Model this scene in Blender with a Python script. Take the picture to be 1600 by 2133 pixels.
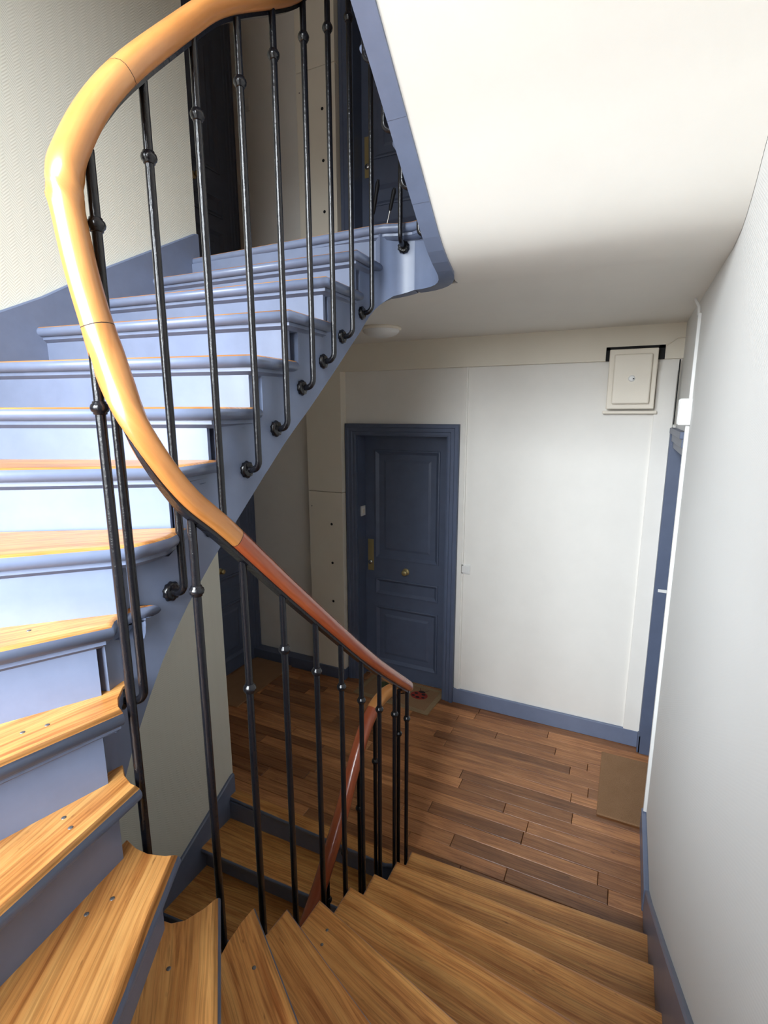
import bpy, math, random
from mathutils import Vector, Matrix
random.seed(7)
S = bpy.context.scene
COL = S.collection
for o in list(bpy.data.objects):
    bpy.data.objects.remove(o, do_unlink=True)

# ------------------------------------------------------------------ camera
CZ = 2.351
H = 3.12                       # storey height
cam_d = bpy.data.cameras.new('camera')
cam = bpy.data.objects.new('camera', cam_d); COL.objects.link(cam)
YAW, PITCH, ROLL, FPX = math.radians(25.47), math.radians(11.1), math.radians(.15), 1062.0
cy_, sy_, cp_, sp_ = math.cos(YAW), math.sin(YAW), math.cos(PITCH), math.sin(PITCH)
fw = Vector((-sy_*cp_, cy_*cp_, -sp_)); rt = Vector((cy_, sy_, 0)); dn = fw.cross(rt)
c_, s_ = math.cos(ROLL), math.sin(ROLL)
r2 = c_*rt + s_*dn; d2 = -s_*rt + c_*dn
Mx = Matrix((r2, -d2, -fw)).transposed().to_4x4()
Mx.translation = Vector((0, 0, CZ))
cam.matrix_world = Mx
cam_d.sensor_fit = 'HORIZONTAL'; cam_d.sensor_width = 36.0
cam_d.lens = 36.0*FPX/1600.0
cam_d.clip_start = .02
S.camera = cam

# ------------------------------------------------------------------ world, light, exposure
SKY = 70.0
WIN = (-1.6, -.30, 1.85, 4.3)      # window in the back wall: x0, x1, z0, z1
w = bpy.data.worlds.new('sky'); S.world = w; w.use_nodes = True
bg = w.node_tree.nodes['Background']
# overcast sky (brightest overhead, a third of that at the horizon) above a grey ground
bg.inputs[1].default_value = SKY
wn = w.node_tree
tcw = wn.nodes.new('ShaderNodeTexCoord'); spw = wn.nodes.new('ShaderNodeSeparateXYZ'); wn.links.new(tcw.outputs['Generated'], spw.inputs[0])
rpw = wn.nodes.new('ShaderNodeValToRGB'); mrw = wn.nodes.new('ShaderNodeMapRange')
mrw.inputs[1].default_value = -1; mrw.inputs[2].default_value = 1
wn.links.new(spw.outputs['Z'], mrw.inputs[0]); wn.links.new(mrw.outputs[0], rpw.inputs[0])
el = rpw.color_ramp.elements
el[0].position = .485; el[0].color = (.055, .055, .053, 1)
el[1].position = .515; el[1].color = (.33*.89, .33*.95, .33, 1)
e2 = el.new(1.0); e2.color = (.88, .945, 1.0, 1)
wn.links.new(rpw.outputs[0], bg.inputs[0])
for dz in (0,):
    ld = bpy.data.lights.new('window_portal', 'AREA'); ld.shape = 'RECTANGLE'
    ld.size = WIN[1]-WIN[0]; ld.size_y = WIN[3]-WIN[2]; ld.cycles.is_portal = True
    lo = bpy.data.objects.new('window_portal', ld); COL.objects.link(lo)
    lo.location = ((WIN[0]+WIN[1])/2, -.76, (WIN[2]+WIN[3])/2+dz)
    lo.rotation_euler = (math.radians(90), 0, 0)      # -Z looks towards +y, into the stairwell
vs = S.view_settings
vs.view_transform = 'Standard'; vs.look = 'None'; vs.gamma = 1.0; vs.use_curve_mapping = False
vs.exposure = 0.1
S.cycles.max_bounces = 14; S.cycles.diffuse_bounces = 8; S.cycles.transparent_max_bounces = 12

# ------------------------------------------------------------------ material helpers
def srgb(r, g, b):
    def f(v):
        v /= 255.0
        return v/12.92 if v <= .04045 else ((v+.055)/1.055)**2.4
    return (f(r), f(g), f(b), 1)
def new_mat(name, col, rough=.5, metal=0, spec=.5):
    m = bpy.data.materials.new(name); m.use_nodes = True
    b = m.node_tree.nodes['Principled BSDF']
    b.inputs['Base Color'].default_value = col; b.inputs['Roughness'].default_value = rough
    b.inputs['Metallic'].default_value = metal; b.inputs['Specular IOR Level'].default_value = spec
    return m, m.node_tree, b
def nd(nt, t, **kw):
    n = nt.nodes.new(t)
    for k, v in kw.items(): setattr(n, k, v)
    return n
def noise(nt, vec, scale, detail=4, rough=.55):
    n = nd(nt, 'ShaderNodeTexNoise'); n.inputs['Scale'].default_value = scale
    n.inputs['Detail'].default_value = detail; n.inputs['Roughness'].default_value = rough
    if vec is not None: nt.links.new(vec, n.inputs['Vector'])
    return n
def ramp(nt, fac, stops):
    r = nd(nt, 'ShaderNodeValToRGB')
    e = r.color_ramp.elements
    while len(e) < len(stops): e.new(.5)
    for i, (p, c) in enumerate(stops): e[i].position = p; e[i].color = c
    nt.links.new(fac, r.inputs[0]); return r
def mapping(nt, vec, scale=(1, 1, 1), rot=(0, 0, 0)):
    m = nd(nt, 'ShaderNodeMapping'); m.inputs['Scale'].default_value = scale; m.inputs['Rotation'].default_value = rot
    nt.links.new(vec, m.inputs['Vector']); return m.outputs[0]
def bump(nt, h, bsdf, strength, dist=.002):
    b = nd(nt, 'ShaderNodeBump'); b.inputs['Strength'].default_value = strength; b.inputs['Distance'].default_value = dist
    nt.links.new(h, b.inputs['Height']); nt.links.new(b.outputs[0], bsdf.inputs['Normal']); return b
def mixc(nt, fac, a, b, mode='MIX'):
    m = nd(nt, 'ShaderNodeMix', data_type='RGBA', blend_type=mode)
    if isinstance(fac, (int, float)): m.inputs[0].default_value = fac
    else: nt.links.new(fac, m.inputs[0])
    for s, i in ((a, 6), (b, 7)):
        if isinstance(s, tuple): m.inputs[i].default_value = s
        else: nt.links.new(s, m.inputs[i])
    return m.outputs[2]

def wood_mat(name, dark, mid, light, rough=.35, coord='Object', var=.35, grain=(1.0, 26, 26), coat=0.0, speck=.8, blot=.7, fine=.5):
    m, nt, b = new_mat(name, mid, rough)
    tc = nd(nt, 'ShaderNodeTexCoord'); oi = nd(nt, 'ShaderNodeObjectInfo')
    add = nd(nt, 'ShaderNodeVectorMath', operation='MULTIPLY_ADD')
    comb = nd(nt, 'ShaderNodeCombineXYZ')
    for i in range(3): nt.links.new(oi.outputs['Random'], comb.inputs[i])
    nt.links.new(comb.outputs[0], add.inputs[0]); add.inputs[1].default_value = (7.3, 5.1, 3.7)
    nt.links.new(tc.outputs[coord], add.inputs[2])
    v = add.outputs[0]
    # warp so the grain wanders
    wn = noise(nt, mapping(nt, v, (1.6, 5, 5)), 1.0, 2)
    wv = nd(nt, 'ShaderNodeVectorMath', operation='MULTIPLY_ADD')
    nt.links.new(wn.outputs['Color'], wv.inputs[0]); wv.inputs[1].default_value = (0, .05, .05); nt.links.new(v, wv.inputs[2])
    g1 = noise(nt, mapping(nt, wv.outputs[0], grain), 2.2, 6, .62)
    g2 = noise(nt, mapping(nt, wv.outputs[0], (grain[0]*1.2, grain[1]*5, grain[2]*5)), 1.6, 3, .6)
    r1 = ramp(nt, g1.outputs['Fac'], [(.30, dark), (.48, mid), (.68, light)])
    r2 = ramp(nt, g2.outputs['Fac'], [(.38, (.50, .42, .34, 1)), (.54, (1, 1, 1, 1))])
    c = mixc(nt, fine, r1.outputs[0], r2.outputs[0], 'MULTIPLY')
    # wear blotches
    bl = noise(nt, mapping(nt, v, (2.2, 4, 4)), 1.7, 4, .6)
    rb = ramp(nt, bl.outputs['Fac'], [(.32, (.72, .64, .56, 1)), (.58, (1.05, 1.03, 1.0, 1))])
    c = mixc(nt, blot, c, rb.outputs[0], 'MULTIPLY')
    # dark specks / worm holes
    sp = noise(nt, mapping(nt, v, (18, 60, 60)), 1.0, 2, .5)
    rs = ramp(nt, sp.outputs['Fac'], [(.22, (.42, .34, .28, 1)), (.29, (1, 1, 1, 1))])
    c = mixc(nt, speck, c, rs.outputs[0], 'MULTIPLY')
    rv = ramp(nt, oi.outputs['Random'], [(0, (1-var, 1-var*1.08, 1-var*1.15, 1)), (1, (1+var*.45, 1+var*.42, 1+var*.35, 1))])
    c = mixc(nt, 1.0, c, rv.outputs[0], 'MULTIPLY')
    nt.links.new(c, b.inputs['Base Color'])
    rr = nd(nt, 'ShaderNodeMapRange'); rr.inputs[3].default_value = rough-.08 if coord != 'UV' else rough; rr.inputs[4].default_value = rough+.14 if coord != 'UV' else rough+.02
    nt.links.new(bl.outputs['Fac'], rr.inputs[0]); nt.links.new(rr.outputs[0], b.inputs['Roughness'])
    b.inputs['Coat Weight'].default_value = coat; b.inputs['Coat Roughness'].default_value = .15
    bump(nt, g2.outputs['Fac'], b, .25, .0015)
    return m

M = {}
M['tread'] = wood_mat('oak_tread', srgb(170, 104, 50), srgb(214, 152, 86), srgb(228, 174, 106), .36, var=.14, grain=(.8, 22, 22), fine=.6, blot=.75)
M['board'] = wood_mat('oak_floorboard', srgb(148, 98, 62), srgb(176, 122, 80), srgb(196, 143, 96), .3, var=.48, grain=(1.0, 22, 22), fine=.6, blot=.7)
M['rail_orange'] = wood_mat('varnished_orange_wood', srgb(178, 114, 58), srgb(198, 134, 74), srgb(208, 148, 88), .28, coord='UV', var=.06, grain=(1.0, 9, 9), coat=.4, speck=.05, blot=.25, fine=.2)
M['rail_red'] = wood_mat('varnished_red_wood', srgb(140, 62, 36), srgb(158, 76, 44), srgb(170, 88, 52), .25, coord='UV', var=.06, grain=(1.0, 9, 9), coat=.4, speck=.05, blot=.25, fine=.2)

def paint(name, col, rough, bs=.12, sc=9.0, var=.06):
    m, nt, b = new_mat(name, col, rough)
    tc = nd(nt, 'ShaderNodeTexCoord')
    n = noise(nt, tc.outputs['Object'], sc, 5, .6)
    lo = tuple(v*(1-var) for v in col[:3])+(1,); hi = tuple(min(1, v*(1+var)) for v in col[:3])+(1,)
    r = ramp(nt, n.outputs['Fac'], [(.3, lo), (.7, hi)])
    nt.links.new(r.outputs[0], b.inputs['Base Color'])
    if bs: bump(nt, n.outputs['Fac'], b, bs, .004)
    return m
M['blue'] = paint('blue_grey_gloss_paint', srgb(108, 119, 144), .34, .10, 14)
M['blue_dark'] = paint('slate_blue_door_paint', srgb(86, 96, 119), .42, .05, 10)
M['cream'] = paint('cream_plaster', srgb(228, 221, 206), .75, .06, 5, .02)
M['ceiling'] = paint('white_ceiling_paint', srgb(232, 229, 222), .8, .04, 4, .015)
M['white'] = paint('white_wall_paint', srgb(231, 228, 222), .7, .05, 5, .02)
M['boxwhite'] = paint('off_white_metal', srgb(226, 218, 203), .5, .03, 8, .02)
M['plastic'] = paint('white_plastic', srgb(226, 226, 224), .4, 0, 8, .01)
M['black'] = paint('glossy_black_iron_paint', srgb(18, 18, 22), .2, .35, 60, .1)
M['gap'] = paint('dark_gap', srgb(20, 19, 20), .8, 0, 8)
M['rubber'] = paint('black_rubber', srgb(24, 24, 28), .6, 0, 8)
M['brass'] = new_mat('aged_brass', srgb(196, 178, 128), .42, .75)[0]
M['steel'] = new_mat('polished_steel', srgb(205, 205, 205), .22, 1)[0]
M['nail'] = new_mat('steel_nail', srgb(120, 118, 118), .45, .6)[0]
M['mat_red'] = paint('red_mat_print', srgb(150, 52, 40), .9, 0, 30)
M['mat_dark'] = paint('dark_mat_print', srgb(46, 30, 28), .9, 0, 30)
M['mat_green'] = paint('green_mat_print', srgb(70, 74, 44), .9, 0, 30)

def coir(name, c1, c2):
    m, nt, b = new_mat(name, c1, .95, spec=.1)
    tc = nd(nt, 'ShaderNodeTexCoord')
    n = noise(nt, tc.outputs['Object'], 260, 3, .7); n2 = noise(nt, tc.outputs['Object'], 9, 4, .6)
    c = mixc(nt, n2.outputs['Fac'], c1, c2)
    r = ramp(nt, n.outputs['Fac'], [(.3, (.62, .6, .58, 1)), (.65, (1.1, 1.1, 1.1, 1))])
    c = mixc(nt, .8, c, r.outputs[0], 'MULTIPLY')
    nt.links.new(c, b.inputs['Base Color']); bump(nt, n.outputs['Fac'], b, .8, .004)
    return m
M['coir'] = coir('tan_coir', srgb(146, 112, 82), srgb(170, 134, 102))
M['coir_border'] = coir('pale_coir', srgb(150, 126, 96), srgb(172, 146, 112))

def wallpaper(name, col, herring=True):
    # fine embossed chevron relief in the plane of the wall (y, z)
    m, nt, b = new_mat(name, col, .72)
    tc = nd(nt, 'ShaderNodeTexCoord'); sep = nd(nt, 'ShaderNodeSeparateXYZ'); nt.links.new(tc.outputs['Object'], sep.inputs[0])
    def mth(op, a, bb=None):
        n = nd(nt, 'ShaderNodeMath', operation=op)
        for i, s in enumerate((a, bb)):
            if s is None: continue
            if isinstance(s, (int, float)): n.inputs[i].default_value = s
            else: nt.links.new(s, n.inputs[i])
        return n.outputs[0]
    if herring:
        tri = mth('PINGPONG', sep.outputs['Y'], .024)
        ph = mth('ADD', mth('MULTIPLY', sep.outputs['Z'], 1.0), mth('MULTIPLY', tri, 1.0))
        h = mth('SINE', mth('MULTIPLY', ph, 2*math.pi/.011))
        bump(nt, h, b, .2, .0010)
    else:
        a = mth('SINE', mth('MULTIPLY', sep.outputs['Y'], 2*math.pi/.016)); c = mth('SINE', mth('MULTIPLY', sep.outputs['Z'], 2*math.pi/.009))
        h = mth('MULTIPLY', a, c)
        n = noise(nt, tc.outputs['Object'], 60, 3)
        h2 = mth('ADD', h, mth('MULTIPLY', n.outputs['Fac'], 1.5))
        bump(nt, h2, b, .16, .0012)
    return m
M['paper_left'] = wallpaper('chevron_wallpaper', srgb(222, 222, 210), True)
M['paper_right'] = wallpaper('embossed_wallpaper', srgb(226, 226, 224), False)

gm = bpy.data.materials.new('window_glass'); gm.use_nodes = True; nt = gm.node_tree
for n in list(nt.nodes): nt.nodes.remove(n)
out = nd(nt, 'ShaderNodeOutputMaterial'); tr = nd(nt, 'ShaderNodeBsdfTransparent'); gl = nd(nt, 'ShaderNodeBsdfGlossy')
gl.inputs['Roughness'].default_value = .02; fr = nd(nt, 'ShaderNodeFresnel'); fr.inputs[0].default_value = 1.45
mx = nd(nt, 'ShaderNodeMixShader'); nt.links.new(fr.outputs[0], mx.inputs[0]); nt.links.new(tr.outputs[0], mx.inputs[1]); nt.links.new(gl.outputs[0], mx.inputs[2])
nt.links.new(mx.outputs[0], out.inputs[0]); M['glass'] = gm

# ------------------------------------------------------------------ mesh helpers
class MB:
    def __init__(s): s.v = []; s.f = []; s.sm = []; s.uv = {}
    def quadbox(s, x0, x1, y0, y1, z0, z1):
        i = len(s.v)
        s.v += [(x0, y0, z0), (x1, y0, z0), (x1, y1, z0), (x0, y1, z0), (x0, y0, z1), (x1, y0, z1), (x1, y1, z1), (x0, y1, z1)]
        for q in ((0, 3, 2, 1), (4, 5, 6, 7), (0, 1, 5, 4), (1, 2, 6, 5), (2, 3, 7, 6), (3, 0, 4, 7)):
            s.f.append(tuple(i+a for a in q)); s.sm.append(False)
        return s
    def face(s, pts, smooth=False):
        i = len(s.v); s.v += [tuple(p) for p in pts]; s.f.append(tuple(range(i, i+len(pts)))); s.sm.append(smooth); return s
    def grid(s, rows, closed=False, smooth=True, flip=False):
        """rows: list of equal-length point lists -> quads between them"""
        i = len(s.v); n = len(rows[0])
        for r in rows: s.v += [tuple(p) for p in r]
        for a in range(len(rows)-1):
            for b in range(n if closed else n-1):
                c = (b+1) % n
                q = (i+a*n+b, i+a*n+c, i+(a+1)*n+c, i+(a+1)*n+b)
                s.f.append(q[::-1] if flip else q); s.sm.append(smooth)
        return s
    def tube(s, pts, r, seg=10, cap=True, ref=None):
        pts = [Vector(p) for p in pts]; rows = []
        rr = r if isinstance(r, (list, tuple)) else [r]*len(pts)
        u = None
        for k, p in enumerate(pts):
            t = (pts[min(k+1, len(pts)-1)]-pts[max(k-1, 0)]).normalized()
            if u is None:
                u = t.orthogonal().normalized()
            else:
                u = (u - t*u.dot(t)).normalized()
            v = t.cross(u)
            rows.append([p+rr[k]*(math.cos(2*math.pi*a/seg)*u+math.sin(2*math.pi*a/seg)*v) for a in range(seg)])
        s.grid(rows, closed=True)
        if cap:
            s.face(rows[0][::-1]); s.face(rows[-1])
        return s
    def lathe(s, prof, seg=16, center=(0, 0, 0), axis='Z', cap=True):
        rows = []
        c = Vector(center)
        for r, h in prof:
            row = []
            for a in range(seg):
                t = 2*math.pi*a/seg; x, y = r*math.cos(t), r*math.sin(t)
                p = {'Z': (x, y, h), 'X': (h, x, y), 'Y': (y, h, x)}[axis]
                row.append(c+Vector(p))
            rows.append(row)
        s.grid(rows, closed=True)
        if cap: s.face(rows[0][::-1]); s.face(rows[-1])
        return s
    def mesh(s, name):
        m = bpy.data.meshes.new(name); m.from_pydata(s.v, [], s.f); m.update()
        for p, sm in zip(m.polygons, s.sm): p.use_smooth = sm
        return m
    def build(s, name, mat, parent=None, loc=None, rotz=0, bevel=0):
        m = s.mesh(name); m.materials.append(M[mat])
        o = bpy.data.objects.new(name, m); COL.objects.link(o)
        if parent: o.parent = parent
        if loc: o.location = loc
        if rotz: o.rotation_euler = (0, 0, rotz)
        if bevel:
            b = o.modifiers.new('bevel', 'BEVEL'); b.width = bevel; b.segments = 2; b.limit_method = 'ANGLE'
        return o
def box(name, mat, x0, x1, y0, y1, z0, z1, parent=None, bevel=0):
    """box with its origin at its centre bottom"""
    cx, cy = (x0+x1)/2, (y0+y1)/2
    px = parent.location if parent else Vector((0, 0, 0))
    return MB().quadbox(x0-cx, x1-cx, y0-cy, y1-cy, 0, z1-z0).build(name, mat, parent, (cx-px[0], cy-px[1], z0-px[2]), bevel=bevel)
def empty(name, loc=(0, 0, 0)):
    o = bpy.data.objects.new(name, None); COL.objects.link(o); o.location = loc; o.empty_display_size = .1; return o
def tag(o, label=None, cat=None, group=None, kind=None):
    if label: o['label'] = label
    if cat: o['category'] = cat
    if group: o['group'] = group
    if kind: o['kind'] = kind
    return o
def struct(o, label=None, cat=None): return tag(o, label, cat, kind='structure')
def copy_tree(o, parent=None):
    c = o.copy(); COL.objects.link(c); c.parent = parent
    for ch in list(o.children): copy_tree(ch, c)
    return c

# ------------------------------------------------------------------ key dimensions (metres)
XR, XL, YB, YF, XA = .26, -2.085, -.45, 3.72, -3.15     # right wall, left wall, back wall, far wall, alcove wall
ZC = 2.875                                              # landing ceiling
ZTOP, ZBOT = H+2.95, -2.6
# ================================================================== the setting
# left stairwell wall with the chevron paper; it ends at the landing
mb = MB().quadbox(XL-.35, XL, YB-.35, 2.15, ZBOT, ZTOP)
struct(mb.build('wall_left', 'paper_left'), 'stairwell wall with fine chevron wallpaper beside the blue steps', 'wall')
# landing wall that carries the two dark doors
mb = MB().quadbox(XA-.25, XA, 1.9, YF+.3, ZBOT, ZTOP).quadbox(XA, XL-.35, 1.9, 2.13, ZBOT, ZTOP)
struct(mb.build('wall_alcove', 'cream'), 'cream side wall of the landing around the dark doors', 'wall')
# far wall with two door openings
DX0, DX1, DZ = -2.015, -1.235, 2.165
mb = MB()
for x0, x1, z0, z1 in ((XA-.25, DX0, ZBOT, ZTOP), (DX1, XR+.6, ZBOT, ZTOP), (DX0, DX1, ZBOT, -.02), (DX0, DX1, DZ, H-.02), (DX0, DX1, H+DZ, ZTOP)):
    mb.quadbox(x0, x1, YF, YF+.3, z0, z1)
mb.quadbox(XA-.25, XR+.6, YF+.3, YF+.35, ZBOT, ZTOP)
struct(mb.build('wall_far', 'white'), 'white far wall of the landing around the blue entrance door', 'wall')
# right wall with a door recess on each floor
mb = MB()
for y0, y1, z0, z1 in ((YB-.35, 2.93, ZBOT, ZTOP), (3.64, YF+.02, ZBOT, ZTOP), (2.93, 3.64, ZBOT, -.02), (2.93, 3.64, 2.15, H-.02), (2.93, 3.64, H+2.15, ZTOP)):
    mb.quadbox(XR, XR+.34, y0, y1, z0, z1)
mb.quadbox(XR+.34, XR+.4, YB-.35, YF+.3, ZBOT, ZTOP)
struct(mb.build('wall_right', 'paper_right'), 'white embossed wallpaper wall along the right of the stairs', 'wall')
# back wall behind the camera, a tall window at each half turn
mb = MB()
zz = ZBOT
for dz in (0,):
    mb.quadbox(XL, XR, YB-.3, YB, zz, WIN[2]+dz)
    mb.quadbox(XL, WIN[0], YB-.3, YB, WIN[2]+dz, WIN[3]+dz); mb.quadbox(WIN[1], XR, YB-.3, YB, WIN[2]+dz, WIN[3]+dz)
    zz = WIN[3]+dz
if ZTOP > zz: mb.quadbox(XL, XR, YB-.3, YB, zz, ZTOP)
struct(mb.build('wall_back', 'white'), 'plain white wall with the stair windows', 'wall')
for i, dz in enumerate((0,)):
    wo = struct(empty('window_%d' % (i+1), ((WIN[0]+WIN[1])/2, YB-.2, WIN[2]+dz)), 'tall casement window lighting the stair turn', 'window')
    W2, Hh = (WIN[1]-WIN[0])/2, WIN[3]-WIN[2]
    for x0, x1, z0, z1 in ((-W2, -W2+.05, 0, Hh), (W2-.05, W2, 0, Hh), (-W2, W2, 0, .05), (-W2, W2, Hh-.05, Hh), (-.03, .03, 0, Hh), (-W2, W2, Hh*.62, Hh*.62+.03)):
        MB().quadbox(x0, x1, -.03, .03, z0, z1).build('window_frame', 'plastic', wo)
    for x0, x1 in ((-W2+.05, -.03), (.03, W2-.05)):
        for z0, z1 in ((.05, Hh*.62), (Hh*.62+.03, Hh-.05)):
            MB().face([(x0, 0, z0), (x1, 0, z0), (x1, 0, z1), (x0, 0, z1)]).build('pane', 'glass', wo)
# top and bottom closures
struct(box('ceiling', 'ceiling', XA-.25, XR+.34, YB-.3, YF+.3, ZTOP, ZTOP+.1), 'ceiling above the upper landing', 'ceiling')
struct(box('floor_lower', 'cream', XA-.25, XR+.34, YB-.3, YF+.3, ZBOT-.1, ZBOT), 'floor of the stair below', 'floor')
# upper landing slab: its underside is the ceiling of the landing in view
struct(MB().quadbox(XA, XR, 2.17, YF, ZC, H-.02).build('ceiling_landing', 'ceiling'), 'white ceiling over the landing under the upper floor', 'ceiling')
struct(MB().quadbox(XA, XR+.25, 2.15, YF+.13, H-.02, H).build('floor_upper', 'board'), 'boards of the upper landing', 'floor')
# lower landing: sub-floor and one object per oak board
fl = struct(MB().quadbox(XA, XR+.25, 2.17, YF+.13, -.26, -.012).build('floor', 'gap'), 'oak strip floor of the landing', 'floor')
edges = [2.15, 2.235, 2.325, 2.42, 2.505, 2.6, 2.69, 2.775, 2.865, 2.955, 3.035, 3.125, 3.205, 3.29, 3.37, 3.455, 3.54, 3.625, 3.72, 3.85]
bcache = {}
for r in range(len(edges)-1):
    y0, y1 = edges[r], edges[r+1]
    x = XA + random.uniform(-.5, 0)
    while x < XR+.25:
        L = random.choice([.42, .55, .68, .8, .95, 1.1, 1.3])
        a, b = max(x, XA), min(x+L, XR+.25)
        x += L
        if b-a < .06: continue
        if y0 >= 3.7 and (b < DX0 or a > DX1): continue
        g = .0013
        lx, wy = b-a-2*g, y1-y0-2*g
        bv = .0022
        q = MB()
        rows = [[(-lx/2, -wy/2, -.012), (lx/2, -wy/2, -.012), (lx/2, wy/2, -.012), (-lx/2, wy/2, -.012)],
                [(-lx/2, -wy/2, -bv), (lx/2, -wy/2, -bv), (lx/2, wy/2, -bv), (-lx/2, wy/2, -bv)],
                [(-lx/2+bv, -wy/2+bv, 0), (lx/2-bv, -wy/2+bv, 0), (lx/2-bv, wy/2-bv, 0), (-lx/2+bv, wy/2-bv, 0)]]
        q.grid(rows, closed=True, smooth=False); q.face(rows[2])
        q.build('floorboard', 'board', fl, ((a+b)/2, (y0+y1)/2, random.uniform(-.0006, .0006)))

# beams, pilasters, skirting of one storey
def storey(dz, lower):
    t = []
    # ceiling beam across the far wall
    bm = MB()
    segs = ((-2.45, -.175), (.16, XR)) if lower else ((-2.45, XR),)
    for a, b in segs: bm.quadbox(a, b, YF-.035, YF, 2.668+dz, ZC+dz)
    if lower: bm.quadbox(-.175, .16, YF-.035, YF, 2.752+dz, ZC+dz)
    struct(bm.build('trim_beam', 'cream'), 'cream boxed beam under the landing ceiling' if lower else 'cream boxed beam above the upper door', 'beam')
    # boxed duct left of the entrance door
    d = struct(empty('trim_duct', (-2.28, YF, .1+dz)), 'cream boxed pipe duct with a row of drilled holes' + ('' if lower else ' on the upper landing'), 'duct')
    for z0, z1 in ((.0, 1.588), (1.592, 2.568)):
        MB().quadbox(-.17, .165, -.085, 0, z0, z1).build('panel', 'cream', d, bevel=.003)
    for zh in (1.415, 1.073, .724):
        MB().lathe([(.0001, -.0868), (.011, -.0868), (.011, -.08), (.0001, -.08)], 14, (.055, 0, zh-.1), 'Y').build('drilled_hole', 'gap', d)
    MB().lathe([(.0001, -.0872), (.005, -.0868), (.006, -.08), (.0001, -.08)], 10, (-.14, 0, 1.46), 'Y').build('screw', 'nail', d)
    # vertical battens beside the door
    bt = MB()
    for a, b, pr in ((-1.132, -1.085, .012), (-1.115, -1.098, .018)): bt.quadbox(a, b, YF-pr, YF, .12+dz, 2.67+dz)
    struct(bt.build('trim_batten', 'white'), 'thin white vertical batten beside the blue door frame' if lower else 'thin white batten on the upper landing', 'trim')
    if lower:
        struct(MB().quadbox(.13, .238, YF-.02, YF, .12, 2.6).build('trim_chase', 'white'), 'white vertical cable chase in the right corner', 'trim')
    # skirtings
    struct(MB().quadbox(-1.14, .24, YF-.022, YF, dz, .125+dz).build('baseboard_far', 'blue', bevel=.004), 'blue skirting board along the white far wall' if lower else 'blue skirting of the upper far wall', 'baseboard')
    struct(MB().quadbox(XA, -2.112, YF-.022 if 0 else YF-.10, YF, dz, .1+dz).build('baseboard_duct', 'blue_dark', bevel=.004), 'dark blue skirting under the pipe duct' if lower else 'dark blue skirting on the upper landing', 'baseboard')
storey(0, True); storey(H, False)
struct(MB().quadbox(.236, XR, 2.36, 2.925, 0, .125).build('baseboard_right', 'blue', bevel=.004), 'blue skirting on the landing end of the right wall', 'baseboard')

# ------------------------------------------------------------------ doors
def frame_profile(parent, x0, x1, ztop, mat):
    """moulded casing on plane y=0 facing -y around opening x0..x1, height ztop; child meshes"""
    w = .095
    prof = [(0, 0), (0, -.022), (.012, -.026), (.03, -.026), (.036, -.034), (.062, -.034), (.068, -.042), (.088, -.042), (.095, -.034), (.095, 0)]
    # left leg, head, right leg by sweeping the profile with mitres
    rows = []
    for ou, oy in prof:
        rows.append([(x0-ou, oy, 0), (x0-ou, oy, ztop+ou), (x1+ou, oy, ztop+ou), (x1+ou, oy, 0)])
    MB().grid(rows, smooth=False, flip=False).build('door_casing', mat, parent)
def panel_leaf(parent, w, h, mat, panels, t=.045):
    """door leaf of width w (x centred), front at y=0, raised mouldings around sunk panels"""
    xs = w/2
    leaf = MB().quadbox(-xs, xs, .012, t, 0, h)
    cuts = sorted(panels, key=lambda p: p[2])
    # stiles and rails proud of the sunk field
    st = cuts[0][0]
    leaf.quadbox(-xs, -xs+st, 0, .012, 0, h); leaf.quadbox(xs-st, xs, 0, .012, 0, h)
    z = 0
    for _, _, a, b in cuts:
        leaf.quadbox(-xs+st, xs-st, 0, .012, z, a); z = b
    leaf.quadbox(-xs+st, xs-st, 0, .012, z, h)
    lo = leaf.build('leaf', mat, parent)
    for _, _, a, b in cuts:
        q = MB(); m = .03
        x0, x1 = -xs+st, xs-st
        ring = lambda o, y: [(x0+o, y, a+o), (x1-o, y, a+o), (x1-o, y, b-o), (x0+o, y, b-o)]
        q.grid([ring(-.006, 0), ring(-.004, -.008), ring(.006, -.01), ring(.014, -.003), ring(.022, .004), ring(m, .011)], closed=True, smooth=False)
        q.build('moulding', mat, lo)
        if b-a > .3:
            q = MB(); q.grid([ring(.075, .0119), ring(.095, .006)], closed=True, smooth=False); q.face(ring(.095, .006)); q.build('raised_field', mat, lo)
    return lo
def knob(parent, x, z, y=0, r=.03, mat='brass', name='knob'):
    return MB().lathe([(.0001, -.052), (r*.5, -.051), (r*.8, -.046), (r*.86, -.038), (r*.6, -.03), (r*.36, -.024), (r*.34, -.014), (r*.9, -.010), (r*1.05, -.004), (r*1.05, 0)], 20, (x, y, z), 'Y').build(name, mat, parent)

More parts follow.
